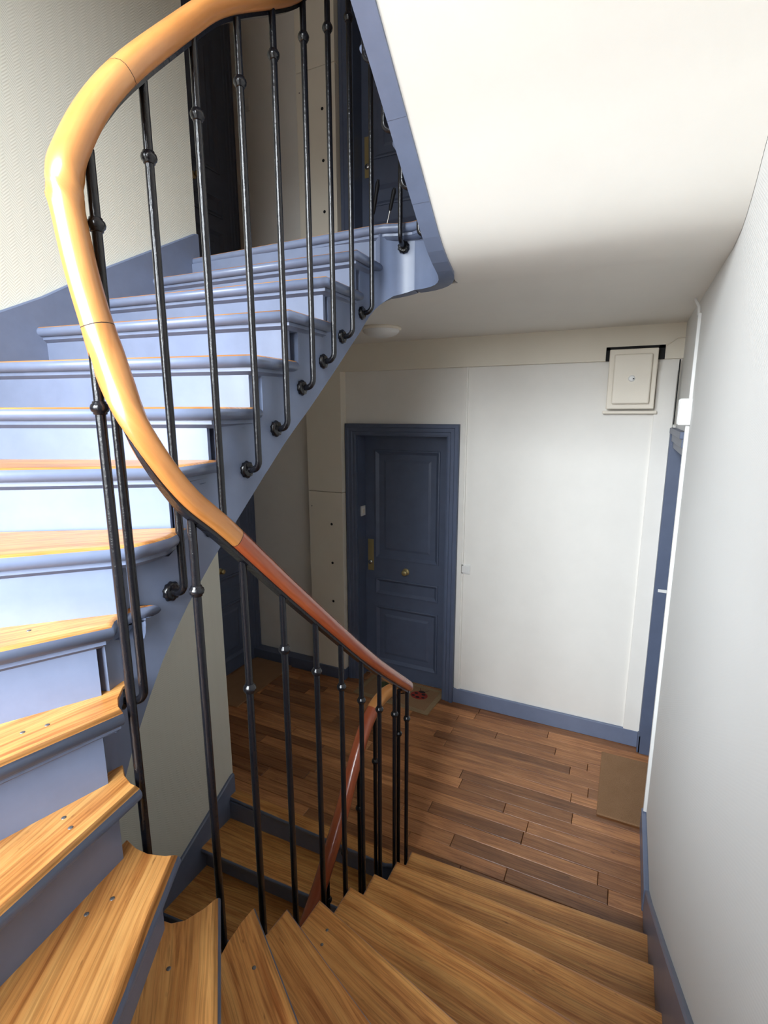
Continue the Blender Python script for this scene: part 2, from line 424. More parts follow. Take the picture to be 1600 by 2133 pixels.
def entrance_door(n, dz, label):
    d = struct(empty('door_%d' % n, ((DX0+DX1)/2, YF, dz)), label, 'door')
    w = DX1-DX0
    frame_profile(d, -w/2, w/2, DZ, 'blue_dark')
    # reveal (jambs and head)
    MB().quadbox(-w/2, -w/2+.004, -.004, .3, 0, DZ).quadbox(w/2-.004, w/2, -.004, .3, 0, DZ).quadbox(-w/2, w/2, -.004, .3, DZ-.004, DZ).build('door_jamb', 'blue_dark', d)
    lw = w-.01
    lf = panel_leaf(d, lw, DZ-.012, 'blue_dark', [(.1, 0, .13, .66), (.1, 0, .775, .915), (.1, 0, 1.1, 2.03)])
    lf.location = (0, .125, .006)
    kn = knob(lf, 0, 1.005)
    pl = MB().quadbox(-w/2+.03, -w/2+.085, -.004, 0, .98, 1.26).build('lock_plate', 'brass', lf)
    MB().quadbox(-w/2+.045, -w/2+.075, -.007, -.003, 1.10, 1.235).build('lock_cover', 'brass', pl)
    MB().lathe([(.0001, -.018), (.014, -.018), (.02, -.012), (.022, -.003), (.022, 0)], 18, (-w/2+.055, 0, 1.055), 'Y').build('lock_cylinder', 'steel', pl)
    return d
entrance_door(1, 0, 'blue panelled entrance door at the end of the landing with brass knob')
entrance_door(2, H, 'dark blue panelled entrance door on the upper landing')
def side_door(n, dz, label):
    # faces +x on the alcove wall
    d = struct(empty('door_%d' % n, (XA, 3.235, dz)), label, 'door')
    d.rotation_euler = (0, 0, math.radians(90))
    w = .77
    frame_profile(d, -w/2, w/2, DZ, 'blue_dark')
    lf = panel_leaf(d, w, DZ, 'blue_dark', [(.1, 0, .13, .66), (.1, 0, .775, .915), (.1, 0, 1.1, 2.03)], t=.02)
    lf.location = (0, -.021, 0)
    knob(lf, 0, .99, r=.026)
    return d
side_door(3, 0, 'dark blue door in the shaded left side of the lower landing')
side_door(4, H, 'dark blue door at the top of the blue steps')
def niche_door(n, dz, lower):
    d = struct(empty('door_%d' % n, (XR, 3.285, dz)), 'blue door recess in the right wall beside the tan mat' if lower else 'blue door recess in the upper right wall', 'door')
    # casing seen edge on, faces -x : local coordinates with x along -y
    d.rotation_euler = (0, 0, math.radians(-90))
    w = .71
    # casing on wall plane; drop the near leg under the trunking
    q = MB()
    q.quadbox(-w/2-.075, -w/2, -.03, 0, 0, 2.15+.1).quadbox(-w/2-.075, -w/2, -.036, 0, 0, .13)
    q.build('door_casing', 'blue_dark', d, bevel=.003)
    hd = MB()
    hd.quadbox(-w/2, w/2-.01, -.012, 0, 2.13, 2.17).quadbox(-w/2-.075, w/2-.01, -.022, 0, 2.17, 2.215).quadbox(-w/2-.075, w/2-.01, -.032, 0, 2.215, 2.25)
    hd.build('door_head', 'blue_dark', d, bevel=.003)
    MB().quadbox(-w/2, -w/2+.004, -.02, .34, 0, 2.15).quadbox(w/2-.004, w/2, 0, .34, 0, 2.15).quadbox(-w/2, w/2, 0, .34, 2.146, 2.15).build('door_jamb', 'blue_dark', d)
    lf = panel_leaf(d, w-.01, 2.14, 'blue_dark', [(.1, 0, .13, .66), (.1, 0, .775, .915), (.1, 0, 1.1, 2.0)])
    lf.location = (0, .2, .004)
    if lower:
        MB().quadbox(-w/2+.004, -w/2+.007, -.008, .048, 1.19, 1.21).build('strike_plate', 'plastic', d)
        MB().quadbox(-w/2+.004, -w/2+.008, .048, .066, 1.19, 1.21).build('strike_hole', 'gap', d)
niche_door(5, 0, True)
niche_door(6, H, False)

# ================================================================== stairs
Z = [0, .156, .312, .468, .624, .78, .936, 1.092, 1.248, 1.404, 1.56, 1.728, 1.897, 2.062, 2.222, 2.366, 2.518, 2.673, 2.823, 2.970, 3.12]
P = {1: (-.836, 2.065), 2: (-.817, 1.84), 3: (-.816, 1.606), 4: (-.805, 1.387), 5: (-.801, 1.178), 6: (-.793, .998), 7: (-.782, .854), 8: (-.776, .735),
     9: (-.814, .667), 10: (-.886, .644), 11: (-.92, .647), 12: (-.976, .684), 13: (-.967, .749), 14: (-1.0, .911), 15: (-1.0, 1.049), 16: (-1.0, 1.222),
     17: (-.997, 1.411), 18: (-1.0, 1.64), 19: (-1.0, 1.873), 20: (-1.0, 2.072)}
A = {1: 2.3, 2: 0, 3: -3, 4: -7, 5: -15, 6: -23, 7: -33, 8: -47, 9: -61, 10: -82.5, 11: -104, 12: -119, 13: -135, 14: -148, 15: -158, 16: -167, 17: -172.5,
     18: -175, 19: -178, 20: -179}
OV = .034                                       # nosing overhang in front of the riser
BX0, BX1, BY0 = XL+.001, XR-.001, YB+.001       # treads end at the walls
def dvec(a): a = math.radians(a); return Vector((math.cos(a), math.sin(a)))
def nvec(a): d = dvec(a); return Vector((d.y, -d.x))
def hit(p, d):
    """first wall hit from p along d; returns point and wall index (0 right, 1 back, 2 left)"""
    best = None
    if d.x > 1e-6: best = ((BX1-p.x)/d.x, 0)
    elif d.x < -1e-6: best = ((BX0-p.x)/d.x, 2)
    if d.y < -1e-6:
        t = (BY0-p.y)/d.y
        if best is None or t < best[0]: best = (t, 1)
    return p+d*best[0], best[1]
CORN = {(0, 1): [Vector((BX1, BY0))], (1, 2): [Vector((BX0, BY0))], (0, 2): [Vector((BX1, BY0)), Vector((BX0, BY0))]}
def inset(chain, off, wt=None):
    """offset a chain to its left; wt gives the share of the offset applied on each segment"""
    if wt is None: wt = [1.0]*(len(chain)-1)
    def ln(a, b):
        t = (b-a).normalized(); return Vector((-t.y, t.x))
    out = []
    for i, p in enumerate(chain):
        if i == 0: out.append(p+ln(chain[0], chain[1])*off*wt[0]); continue
        if i == len(chain)-1: out.append(p+ln(chain[-2], chain[-1])*off*wt[-1]); continue
        n1, n2 = ln(chain[i-1], p), ln(p, chain[i+1]); o1, o2 = off*wt[i-1], off*wt[i]
        c = n1.dot(n2); den = max(.25, 1-c*c)
        if c > .94: out.append(p+(n1+n2).normalized()*(o1+o2)/2)
        else:
            a = (o1-o2*c)/den; b = (o2-o1*c)/den; out.append(p+n1*a+n2*b)
    return out
# inner ends of the winder treads, scooped around the well
SCOOP = {7: [(-.782, .854), (-.785, .80), (-.782, .751), (-.772, .705)],
         8: [(-.776, .735), (-.786, .693), (-.803, .654), (-.825, .637), (-.86, .632)],
         9: [(-.814, .667), (-.84, .65), (-.878, .638), (-.913, .637), (-.95, .644)],
         10: [(-.886, .644), (-.917, .645), (-.951, .656), (-.985, .677)],
         11: [(-.92, .647), (-.949, .659), (-.976, .678), (-1.008, .715), (-1.022, .75)],
         12: [(-.976, .684), (-1.004, .711), (-1.014, .737), (-1.018, .79), (-1.0, .83)],
         13: [(-.967, .749), (-.962, .80), (-.965, .85), (-.985, .90), (-1.01, .945)]}
def inner_chain(k):
    """inner (well) end of tread k, from its front corner to just behind the next riser"""
    if k in SCOOP: return [Vector(v) for v in SCOOP[k]]
    return [Vector(P[k]), Vector(P[k+1])+nvec(A[k+1])*(OV+.016)]
NT, NR = .036, .018
def make_tread(k, dz, root, wood='tread'):
    a = A[k]; d, n = dvec(a), nvec(a); p = Vector(P[k])
    O, wo = hit(p, d)
    ich = inner_chain(k)
    nd_ = dvec(A[k+1])
    scoop = 7 <= k <= 11
    chain = [O]+ich+([] if scoop else [ich[-1]+nd_*.035])
    wt = [1.0]+([.2]*(len(chain)-2) if scoop else [1.0]*(len(chain)-2))
    qb, wb = hit(Vector(P[k+1])+nvec(A[k+1])*(OV+.012), nd_)
    tail = [qb]
    if wb != wo: tail += CORN[(wo, wb)][::-1]
    rot = -math.radians(a)
    c, s = math.cos(rot), math.sin(rot)
    def loc(v, z): x, y = v.x-p.x, v.y-p.y; return (x*c-y*s, x*s+y*c, z)
    def row(off, z): return [loc(v, z) for v in inset(chain, off, wt)]
    def prof(phi): ph = math.radians(phi); return NR*(1-math.cos(ph)), -NR+NR*math.sin(ph)
    wd = MB()
    rows = [row(*prof(f)) for f in (90, 75, 60, 46)]
    wd.grid(rows, flip=True)
    wd.face(rows[0]+[loc(v, 0) for v in tail])
    t = wd.build('tread', wood, root, (p.x, p.y, Z[k]+dz), math.radians(a))
    nb = MB()
    rows = [row(*prof(f)) for f in (46, 30, 12, -8, -30, -55, -75, -90)]
    nb.grid(rows, flip=True)
    nb.grid([row(NR, -NT), row(NR+.003, -NT)], flip=True, smooth=False)
    nb.grid([row(NR+.003, -NT), row(NR+.003, -NT-.011)], flip=True, smooth=False)
    nb.grid([row(NR+.003, -NT-.011), row(NR+.008, -NT-.013), row(NR+.017, -NT-.022), row(NR+.05, -NT-.024)], flip=True)
    ins = row(NR, -NT)
    nb.face((ins+[loc(v, -NT) for v in tail])[::-1])
    nb.build('nosing', 'blue', t)
    return t
def make_riser(k, dz, root, z0=None):
    a = A[k]; d, n = dvec(a), nvec(a); p = Vector(P[k])
    b0 = p+n*OV+d*(.035 if k < 20 else -.004); O, _ = hit(p+n*OV, d); L = (O-b0).length
    zb = (Z[k-1] if z0 is None else z0)-.02
    m = MB().quadbox(0, L, -.018, 0, 0, Z[k]-NT-zb+.004)
    return m.build('riser', 'blue', root, (b0.x, b0.y, zb+dz), math.radians(a))

# ---- the cut string around the well
def arc(c, r, a0, a1, n): return [Vector((c[0]+r*math.cos(math.radians(a0+(a1-a0)*i/n)), c[1]+r*math.sin(math.radians(a0+(a1-a0)*i/n)))) for i in range(n+1)]
WE = (-.88, 2.0); RS = .155
SP = arc(WE, RS, 90, 0, 8)                                                    # far end, lower landing
SP += [Vector((-.725, y)) for y in [1.95-.05*i for i in range(24)]]           # along the right flight
SP += arc((-.88, .75), RS, 0, -180, 24)                                       # round near end
SP += [Vector((-1.035, .80+.05*i)) for i in range(24)]                        # along the left flight
SP += arc(WE, RS, 180, 90, 8)                                                 # far end, upper landing
SLEN = [0]
for i in range(1, len(SP)): SLEN.append(SLEN[-1]+(SP[i]-SP[i-1]).length)
def snormal(i):
    t = (SP[min(i+1, len(SP)-1)]-SP[max(i-1, 0)]).normalized(); return Vector((-t.y, t.x))      # towards the treads
LEFT_BOT = [(.713, 1.483), (.771, 1.603), (.863, 1.747), (.956, 1.855), (1.05, 1.946), (1.276, 2.141), (1.407, 2.252), (1.575, 2.376), (1.737, 2.503), (1.88, 2.62), (1.97, 2.69), (2.02, 2.745)]
def interp(tab, x):
    if x <= tab[0][0]: return tab[0][1]
    for (a, b), (c, d) in zip(tab, tab[1:]):
        if x <= c: return b+(d-b)*(x-a)/(c-a)
    return tab[-1][1]
def soffit_z(y):
    """underside of the right flight one storey up: flat landing running smoothly into the slope"""
    y1, y2 = 1.82, 2.12
    if y >= y2: return ZC-.012
    if y <= y1: return ZC-.012+.8*(y1-y)+.8*(y2-y1)/2
    return ZC-.012+.8*(y2-y)**2/(2*(y2-y1))
IR0 = 9; IR1 = IR0+24; IC1 = IR1+25; IL1 = IC1+24
SB = []
for i, q in enumerate(SP):
    if i < IR1: SB.append(soffit_z(q.y)-H)
    elif i < IC1:
        t = (i-IR1)/24.0; z0 = soffit_z(.75)-H; SB.append(z0+(1.56-z0)*t)
    elif i < IL1: SB.append(interp(LEFT_BOT, q.y))
    else:
        t = (i-IL1)/8.0; SB.append(interp([(0, 2.72), (.3, 2.79), (.6, 2.84), (1, ZC-.012)], t))
# top of the string follows the treads
ST = []; k = 0; 
cross = [0]*21
for kk in range(1, 21):
    pk = Vector(P[kk])+nvec(A[kk])*(OV+.01); nk = nvec(A[kk])
    j = cross[kk-1]
    while j < len(SP)-1 and not ((SP[j]-pk).dot(nk) > 0 and (SP[j]-pk).length < .35): j += 1
    cross[kk] = j
cross[20] = IL1+3
def string_mesh(i0, i1, dz, root):
    out, tops = [], []
    th = .062
    pts = []
    kk = 0
    for i in range(i0, i1):
        while kk < 20 and i >= cross[kk+1]: kk += 1
        top = Z[kk]-.02
        if pts and abs(pts[-1][3]-top) > 1e-4:
            pts.append((pts[-1][0], pts[-1][1], pts[-1][2], top)) if False else None
            pts.append((SP[i]-(SP[i]-SP[i-1])*.02, snormal(i), SB[i], pts[-1][3]))
        pts.append((SP[i], snormal(i), SB[i], top))
    m = MB()
    fr = [[(p.x, p.y, b+dz) for p, n, b, t in pts], [(p.x, p.y, t+dz) for p, n, b, t in pts]]
    bk = [[(p.x+n.x*th, p.y+n.y*th, b+dz) for p, n, b, t in pts], [(p.x+n.x*th, p.y+n.y*th, t+dz) for p, n, b, t in pts]]
    m.grid(fr, flip=True); m.grid(bk)
    m.grid([fr[0], bk[0]], smooth=False); m.grid([fr[1], bk[1]], smooth=False, flip=True)
    return m.build('string', 'blue', root)

def soffit_mesh(i0, i1, dz, root):
    rows = [[], []]
    if i0 < IR0:
        for yy in (2.178, 2.13): rows[0].append((-.69, yy, ZC-H-.0008)); rows[1].append((BX1, yy, ZC-H-.0008))
    for i in range(i0, i1):
        n = snormal(i); q = SP[i]+n*.05
        # ruling direction: angle of the neighbouring steps, easing to straight across near the landing
        if i < IR1: a = interp([(-1.6, -1), (-1.2, -7), (-.95, -25), (-.75, -50)], -q.y)
        elif i < IC1: a = -50-(i-IR1)/24.0*80
        else: a = interp([(.8, -130), (1.0, -155), (1.3, -170), (1.7, -178), (2, -180)], q.y)
        o, _ = hit(q, dvec(a) if abs(a) > .5 else Vector((1, 0)))
        rows[0].append((q.x, q.y, SB[i]+dz+.012)); rows[1].append((o.x, o.y, SB[i]+dz+.012))
    return MB().grid(rows, smooth=True).build('soffit', 'ceiling', root)

def wall_string(root, tab, x, side, dz=0, mat='blue'):
    """raking skirting on a side wall; tab of (y, ztop, zbot)"""
    t = .018
    x0, x1 = (x-t, x) if side > 0 else (x, x+t)
    m = MB()
    rows = [[(xx, y, z0+dz) for y, z1, z0 in tab] for xx in (x0,)]+[[(x0, y, z1-.006+dz) for y, z1, z0 in tab], [((x0+.006) if side > 0 else x0, y, z1+dz) for y, z1, z0 in tab], [(x1 if side > 0 else x1-.006, y, z1+dz) for y, z1, z0 in tab], [(x1, y, z1-.006+dz) for y, z1, z0 in tab], [(x1, y, z0+dz) for y, z1, z0 in tab]]
    m.grid(rows, smooth=False)
    return m.build('wall_skirting', mat, root)
RT = [(2.93, .126, .0), (2.36, .126, 0), (2.2, .22, -.1), (1.75, .515, .1), (1.2, .885, .4), (.7, 1.2, .7), (.2, 1.5, .9), (-.44, 1.7, 1.1)]
LT = [(-.44, 2.35, 1.7), (.3, 2.42, 2.0), (.8, 2.53, 2.1), (1.152, 2.71, 2.3), (1.313, 2.79, 2.4), (1.608, 2.965, 2.5), (2.121, 3.24, 2.8), (2.145, 3.245, 2.85)]

st = tag(empty('staircase', (0, 0, 0)), 'winding staircase with worn oak treads, blue nosings and blue risers, climbing round the well', 'staircase')
for k in range(1, 20): make_tread(k, 0, st)
for k in range(1, 21): make_riser(k, 0, st)
string_mesh(0, len(SP), 0, st); soffit_mesh(IR0, IL1, 0, st)
wall_string(st, RT[1:], XR, 1); wall_string(st, LT, XL, -1)
st2 = tag(empty('staircase', (0, 0, -H)), 'lower stair flight going down from the landing under the blue steps', 'staircase')
for k in range(11, 20): make_tread(k, 0, st2)
for k in range(11, 21): make_riser(k, 0, st2)
string_mesh(IR1+14, len(SP), 0, st2); soffit_mesh(IR1+14, IL1, 0, st2); wall_string(st2, LT, XL, -1)
st3 = tag(empty('staircase', (0, 0, H)), 'upper stair flight overhead with white plaster underside and blue string', 'staircase')
for k in range(1, 10): make_tread(k, 0, st3)
for k in range(1, 11): make_riser(k, 0, st3)
string_mesh(0, IR1+12, 0, st3); soffit_mesh(8, IR1+12, 0, st3); wall_string(st3, RT[1:], XR, 1)

# landing edge boards with nosing, both floors
def landing_edge(dz, root):
    chain = [Vector((BX0, 2.092)), Vector((-1.02, 2.072))]
    chain += [Vector(v) for v in ((-.985, 2.075), (-.95, 2.088), (-.915, 2.10), (-.88, 2.104), (-.845, 2.10), (-.815, 2.085), (-.795, 2.06), (-.79, 2.02))]
    tail = [Vector((-.70, 2.02)), Vector((-.70, 2.16)), Vector((BX0, 2.16))]
    p = Vector((-1.5, 2.08))
    def row(off, z): return [(v.x-p.x, v.y-p.y, z) for v in inset(chain, off)]
    def prof(phi): ph = math.radians(phi); return NR*(1-math.cos(ph)), -NR+NR*math.sin(ph)
    wd = MB(); rows = [row(*prof(f)) for f in (90, 75, 60, 46)]
    wd.grid(rows, flip=False); wd.face(rows[0]+[(v.x-p.x, v.y-p.y, 0) for v in tail])
    return chain, row, prof, tail, p
def landing_nosing(dz, root):
    # travelling left to right the floor lies on the left hand
    chain, row, prof, tail, p = landing_edge(dz, root)
    wd = MB(); rows = [row(*prof(f)) for f in (90, 75, 60, 46)]
    wd.grid(rows, flip=True); wd.face(rows[0]+[(v.x-p.x, v.y-p.y, 0) for v in tail])
    t = wd.build('landing_tread', 'tread' if dz else 'board', root, (p.x, p.y, dz))
    nb = MB(); nb.grid([row(*prof(f)) for f in (46, 30, 12, -8, -30, -55, -75, -90)], flip=True)
    nb.grid([row(NR+.003, -NT), row(NR+.003, -NT-.011)], flip=True, smooth=False)
    nb.grid([row(NR, -NT), row(NR+.003, -NT)], flip=True, smooth=False)
    nb.grid([row(NR+.003, -NT-.011), row(NR+.008, -NT-.013), row(NR+.017, -NT-.022), row(NR+.05, -NT-.024)], flip=True)
    nb.build('nosing', 'blue', t)
landing_nosing(H, st); landing_nosing(H, st2)
# nails in the worn treads near the turn
def nails(k, spots):
    t = [o for o in st.children if o.name.startswith('tread') and abs(o.location.z-Z[k]) < .01][0]
    for u, v in spots:
        MB().lathe([(.0001, .0012), (.0035, .001), (.005, .0002), (.005, -.002), (.0001, -.002)], 8, (u, -v, 0)).build('nail', 'nail', t)
nails(9, [(.10, .10), (.13, .135)]); nails(10, [(.13, .05), (.115, .085)]); nails(11, [(.12, .075), (.16, .085)]); nails(8, [(.14, .10), (.16, .15)]); nails(7, [(.15, .05)]); nails(5, [(.1, .06), (.12, .1)]); nails(12, [(.15, .08)])

# ================================================================== railing
RAIL = []
def rp(x, y, z): RAIL.append(Vector((x, y, z)))
for v in [(-1.0, 1.434, .40), (-1.0, 1.529, .494), (-1.0, 1.654, .625), (-1.0, 1.766, .783), (-1.0, 1.91, .935), (-.985, 2.04, .995), (-.945, 2.105, 1.012), (-.895, 2.115, 1.03), (-.866, 2.07, 1.062)]: rp(*v)
TURN = len(RAIL)
for y, z in [(1.911, 1.187), (1.755, 1.312), (1.596, 1.448), (1.447, 1.582), (1.291, 1.724), (1.126, 1.875)]: rp(-.86, y, z)
for v in [(-.853, .969, 2.018), (-.85, .87, 2.108), (-.853, .787, 2.18), (-.868, .712, 2.30), (-.895, .694, 2.40), (-.922, .694, 2.474), (-.944, .684, 2.578), (-.957, .677, 2.685), (-.964, .675, 2.775), (-.969, .70, 2.83), (-.975, .749, 2.912),
          (-.978, .838, 3.027), (-.992, 1.02, 3.21), (-1.0, 1.158, 3.34)]: rp(*v)
for v in [(-1.0, 1.434, .40), (-1.0, 1.529, .494), (-1.0, 1.654, .625), (-1.0, 1.766, .783), (-1.0, 1.91, .935), (-.985, 2.04, .995), (-.945, 2.105, 1.012), (-.895, 2.115, 1.03), (-.866, 2.07, 1.062), (-.86, 1.911, 1.187), (-.86, 1.6, 1.448)]: rp(v[0], v[1], v[2]+H)
RAIL = [Vector((-.97, .85, -.09)), Vector((-.99, 1.1, .16))]+RAIL
def catmull(pts, n=8):
    out = []
    for i in range(len(pts)-1):
        p0, p1, p2, p3 = pts[max(i-1, 0)], pts[i], pts[i+1], pts[min(i+2, len(pts)-1)]
        for j in range(n):
            t = j/n
            out.append(.5*((2*p1)+(p2-p0)*t+(2*p0-5*p1+4*p2-p3)*t*t+(3*p1-p0-3*p2+p3)*t**3))
    out.append(pts[-1]); return out
RC = catmull(RAIL, 8)
for _ in range(12):
    RC = [RC[0]]+[(RC[i-1]+2*RC[i]+RC[i+1])/4 for i in range(1, len(RC)-1)]+[RC[-1]]
def frames(pts):
    fr = []
    for i, p in enumerate(pts):
        t = (pts[min(i+1, len(pts)-1)]-pts[max(i-1, 0)]).normalized()
        side = Vector((t.y, -t.x, 0))
        side = side.normalized(); up = side.cross(t).normalized()
        fr.append((p, side, up))
    return fr
FR = frames(RC)
rail_root = tag(empty('stair_railing', (-.9, .75, 0)), 'black iron stair railing with a varnished wooden handrail spiralling round the well', 'railing')
RO = Vector((-.9, .75, 0))
def sect():
    w, h = .030, .024
    pts = [(-.020, -h), (.020, -h), (.027, -h+.004), (w, -.010), (w, .002), (w*.93, .012), (w*.72, .020), (w*.40, .0245), (0, .026), (-w*.40, .0245), (-w*.72, .020), (-w*.93, .012), (-w, .002), (-w, -.010), (-.027, -h+.004)]
    return pts
SEC = sect()
def rail_piece(i0, i1, mat):
    m = MB(); rows = []; acc = 0; us = []
    for i in range(i0, i1+1):
        p, s, u = FR[i]
        if i > i0: acc += (FR[i][0]-FR[i-1][0]).length
        us.append(acc); rows.append([p-RO+s*a+u*b for a, b in SEC])
    m.grid(rows, closed=True); m.face(rows[0][::-1]); m.face(rows[-1])
    o = m.build('handrail', mat, rail_root, None)
    me = o.data; uvl = me.uv_layers.new(name='UVMap'); n = len(SEC)
    for poly in me.polygons:
        for li in poly.loop_indices:
            vi = me.loops[li].vertex_index
            r, c = min(vi//n, len(us)-1), vi % n
            uvl.data[li].uv = (us[r], (c if c < 8 else 15-c)*.008)
    return o
def nearest(pt):
    return min(range(len(RC)), key=lambda i: (RC[i]-Vector(pt)).length)
cuts = [0, nearest((-.99, 2.03, .99))-4, nearest((-.866, 2.07, 1.06)), nearest((-.85, .93, 2.05)), nearest((-.858, .648, 2.53)), nearest((-.975, .82, 3.01)), nearest((-1, 1.6, 3.7)), len(RC)-1]
mats = ['rail_red', 'rail_orange', 'rail_red', 'rail_orange', 'rail_orange', 'rail_orange', 'rail_red']
for a, b, mt in zip(cuts, cuts[1:], mats): rail_piece(a, b, mt)
# thin dark joints between the rail sections
for c in cuts[3:6]:
    p, s, u = FR[c]; t = s.cross(u)
    m = MB(); m.grid([[p-RO+t*d*.0008+s*a*1.006+u*b*1.006 for a, b in SEC] for d in (-1, 1)], closed=True)
    m.build('rail_joint', 'gap', rail_root)
# flat iron under the wood
m = MB(); m.grid([[p-RO+s*a+u*(-.0235 if b else -.0235-.0095*max(.1, 1-max(0, (s.cross(u).z)**2-.5)*3)) for a, b in ((-.013, 1), (.013, 1), (.013, 0), (-.013, 0))] for p, s, u in FR], closed=True, smooth=False)
m.build('core_rail', 'black', rail_root)

def baluster(x, y, zb, kz, dirx, diry=0, zt=None, reach=.06):
    i = min((i for i in range(len(RC)) if zb+.3 < RC[i].z < zb+1.6), key=lambda i: (RC[i].xy-Vector((x, y))).length)
    if zt is None: zt = RC[i].z-.034
    d = Vector((dirx, diry, 0)).normalized()
    R = .028
    path = [Vector((0, 0, zt)), Vector((0, 0, zt-.25)), Vector((0, 0, zb+R+.2)), Vector((0, 0, zb+R))]
    for a in range(1, 7):
        t = math.radians(90*a/6); path.append(d*(R*(1-math.cos(t)))+Vector((0, 0, zb+R-R*math.sin(t))))
    path.append(d*reach+Vector((0, 0, zb)))
    b = MB().tube(path, .0098, 10).build('baluster', 'black', rail_root, (x-RO.x, y-RO.y, 0))
    prof = [(.0098, -.013), (.0125, -.012), (.0125, -.009), (.016, -.006), (.0175, 0), (.016, .006), (.0125, .009), (.0125, .012), (.0098, .013)]
    MB().lathe(prof, 14, (0, 0, kz)).build('collar', 'black', b)
    # top ferrule
    # rosette on the string
    c = d*reach+Vector((0, 0, zb)); rows = []
    u = Vector((-d.y, d.x, 0)); v = Vector((0, 0, 1))
    for rr, hh in ((.0001, -.016), (.008, -.016), (.011, -.010), (.017, -.012), (.023, -.008), (.025, -.002), (.024, .006)):
        rows.append([c+d*hh+(u*math.cos(2*math.pi*a/20)+v*math.sin(2*math.pi*a/20))*rr*(1+(.08 if a % 2 else -.05)*(rr > .015)) for a in range(20)])
    MB().grid(rows, closed=True).build('rosette', 'black', b)
    return b
def left_bal(dz, rows):
    for x, y, zb, kz in rows: baluster(x, y, zb+dz, kz+dz, -1, 0, reach=.047)
def sc(z, x0, x1): return CZ+(z-CZ)*x1/x0
LB = []
for r, zb, kz in ((-1.105, 1.935, 2.872), (-.9425, 2.065, 3.018), (-.817, 2.207, 3.161), (-.7263, 2.32, 3.298), (-.652, 2.45, 3.423), (-.596, 2.546, 3.525)):
    LB.append((-.985, .985/-r, sc(zb, .95, .985)-.02, sc(kz, .95, .985)))
LB += [(-.985, 1.794, 2.637, 3.68), (-.985, 1.96, 2.75, 3.81)]
left_bal(0, LB); left_bal(-H, LB[2:])
for dz in (0, -H):
    baluster(-.905, 2.06, 3.035+dz, 3.92+dz, -.25, 1, reach=.085)
# round the near end
baluster(-.955, .725, 1.70, 2.704, -1, -.3, reach=.06)
baluster(-.93, .6735, 1.24, 2.36, 0, -1, zt=2.47, reach=.06)
RB = [(.813, 1.953), (.969, 1.629), (1.126, 1.671), (1.291, 1.52), (1.447, 1.383), (1.596, 1.247), (1.755, 1.118), (1.911, 1.005), (2.056, .897)]
for y, kz in RB:
    zn = interp([(.735, 1.248), (.854, 1.092), (.998, .936), (1.178, .78), (1.387, .624), (1.606, .468), (1.84, .312), (2.065, .156)], y)
    baluster(-.86, y, zn-.2, kz, 1, 0, reach=.13)
for y, z in ((1.555, 3.372), (1.687, 3.245), (1.837, 3.13), (2.0, 3.022)):
    baluster(-.80, y, z, z+1.0, 1, 0, reach=.073)

# ================================================================== things on the landing
def rounded_box(x0, x1, y0, y1, z0, z1): return MB().quadbox(x0, x1, y0, y1, z0, z1)
# door mats
def mat_thing(name, x0, x1, y0, y1, rot, label, mat='coir', z=0.0):
    cx, cy = (x0+x1)/2, (y0+y1)/2
    o = MB().quadbox(-(x1-x0)/2, (x1-x0)/2, -(y1-y0)/2, (y1-y0)/2, 0, .012).build(name, mat, None, (cx, cy, z+.001), math.radians(rot), bevel=.004)
    return tag(o, label, 'doormat')
mat_thing('doormat', .005, .50, 2.91, 3.53, 0, 'plain tan coir doormat on the boards against the right wall')
mat_thing('doormat', -3.10, -2.69, 2.87, 3.66, 0, 'plain tan coir doormat in the shaded corner before the dark door')
fm = tag(empty('doormat', (-1.59, 3.635, .001)), 'small doormat printed with a red and black ladybird before the blue door', 'doormat')
fm.rotation_euler = (0, 0, math.radians(-4))
MB().quadbox(-.345, .345, -.185, .185, 0, .010).build('mat_border', 'coir_border', fm)
MB().quadbox(-.305, .305, -.15, .15, .010, .012).build('mat_field', 'coir', fm)
def ellipse(cx, cy, rx, ry, z, n=20): return [(cx+rx*math.cos(2*math.pi*a/n), cy+ry*math.sin(2*math.pi*a/n), z) for a in range(n)]
def pr(name, mat, *faces):
    q = MB()
    for f in faces: q.face(f)
    return q.build(name, mat, fm)
pr('ladybird_body', 'mat_red', ellipse(.17, .03, .075, .06, .0126))
pr('ladybird_spots', 'mat_dark', ellipse(.135, .05, .016, .013, .0130), ellipse(.20, .055, .018, .014, .0130), ellipse(.17, .0, .018, .014, .0130), ellipse(.215, .01, .014, .012, .0130), ellipse(.125, .01, .014, .012, .0130), ellipse(.17, .088, .03, .018, .0130))
pr('leaf_print', 'mat_green', ellipse(-.16, .04, .07, .05, .0126), ellipse(-.06, .06, .03, .02, .0126))
pr('ladybird_feelers', 'mat_dark', [(.15, .10, .013), (.155, .10, .013), (.135, .135, .013), (.13, .135, .013)], [(.19, .10, .013), (.195, .10, .013), (.215, .135, .013), (.21, .135, .013)])

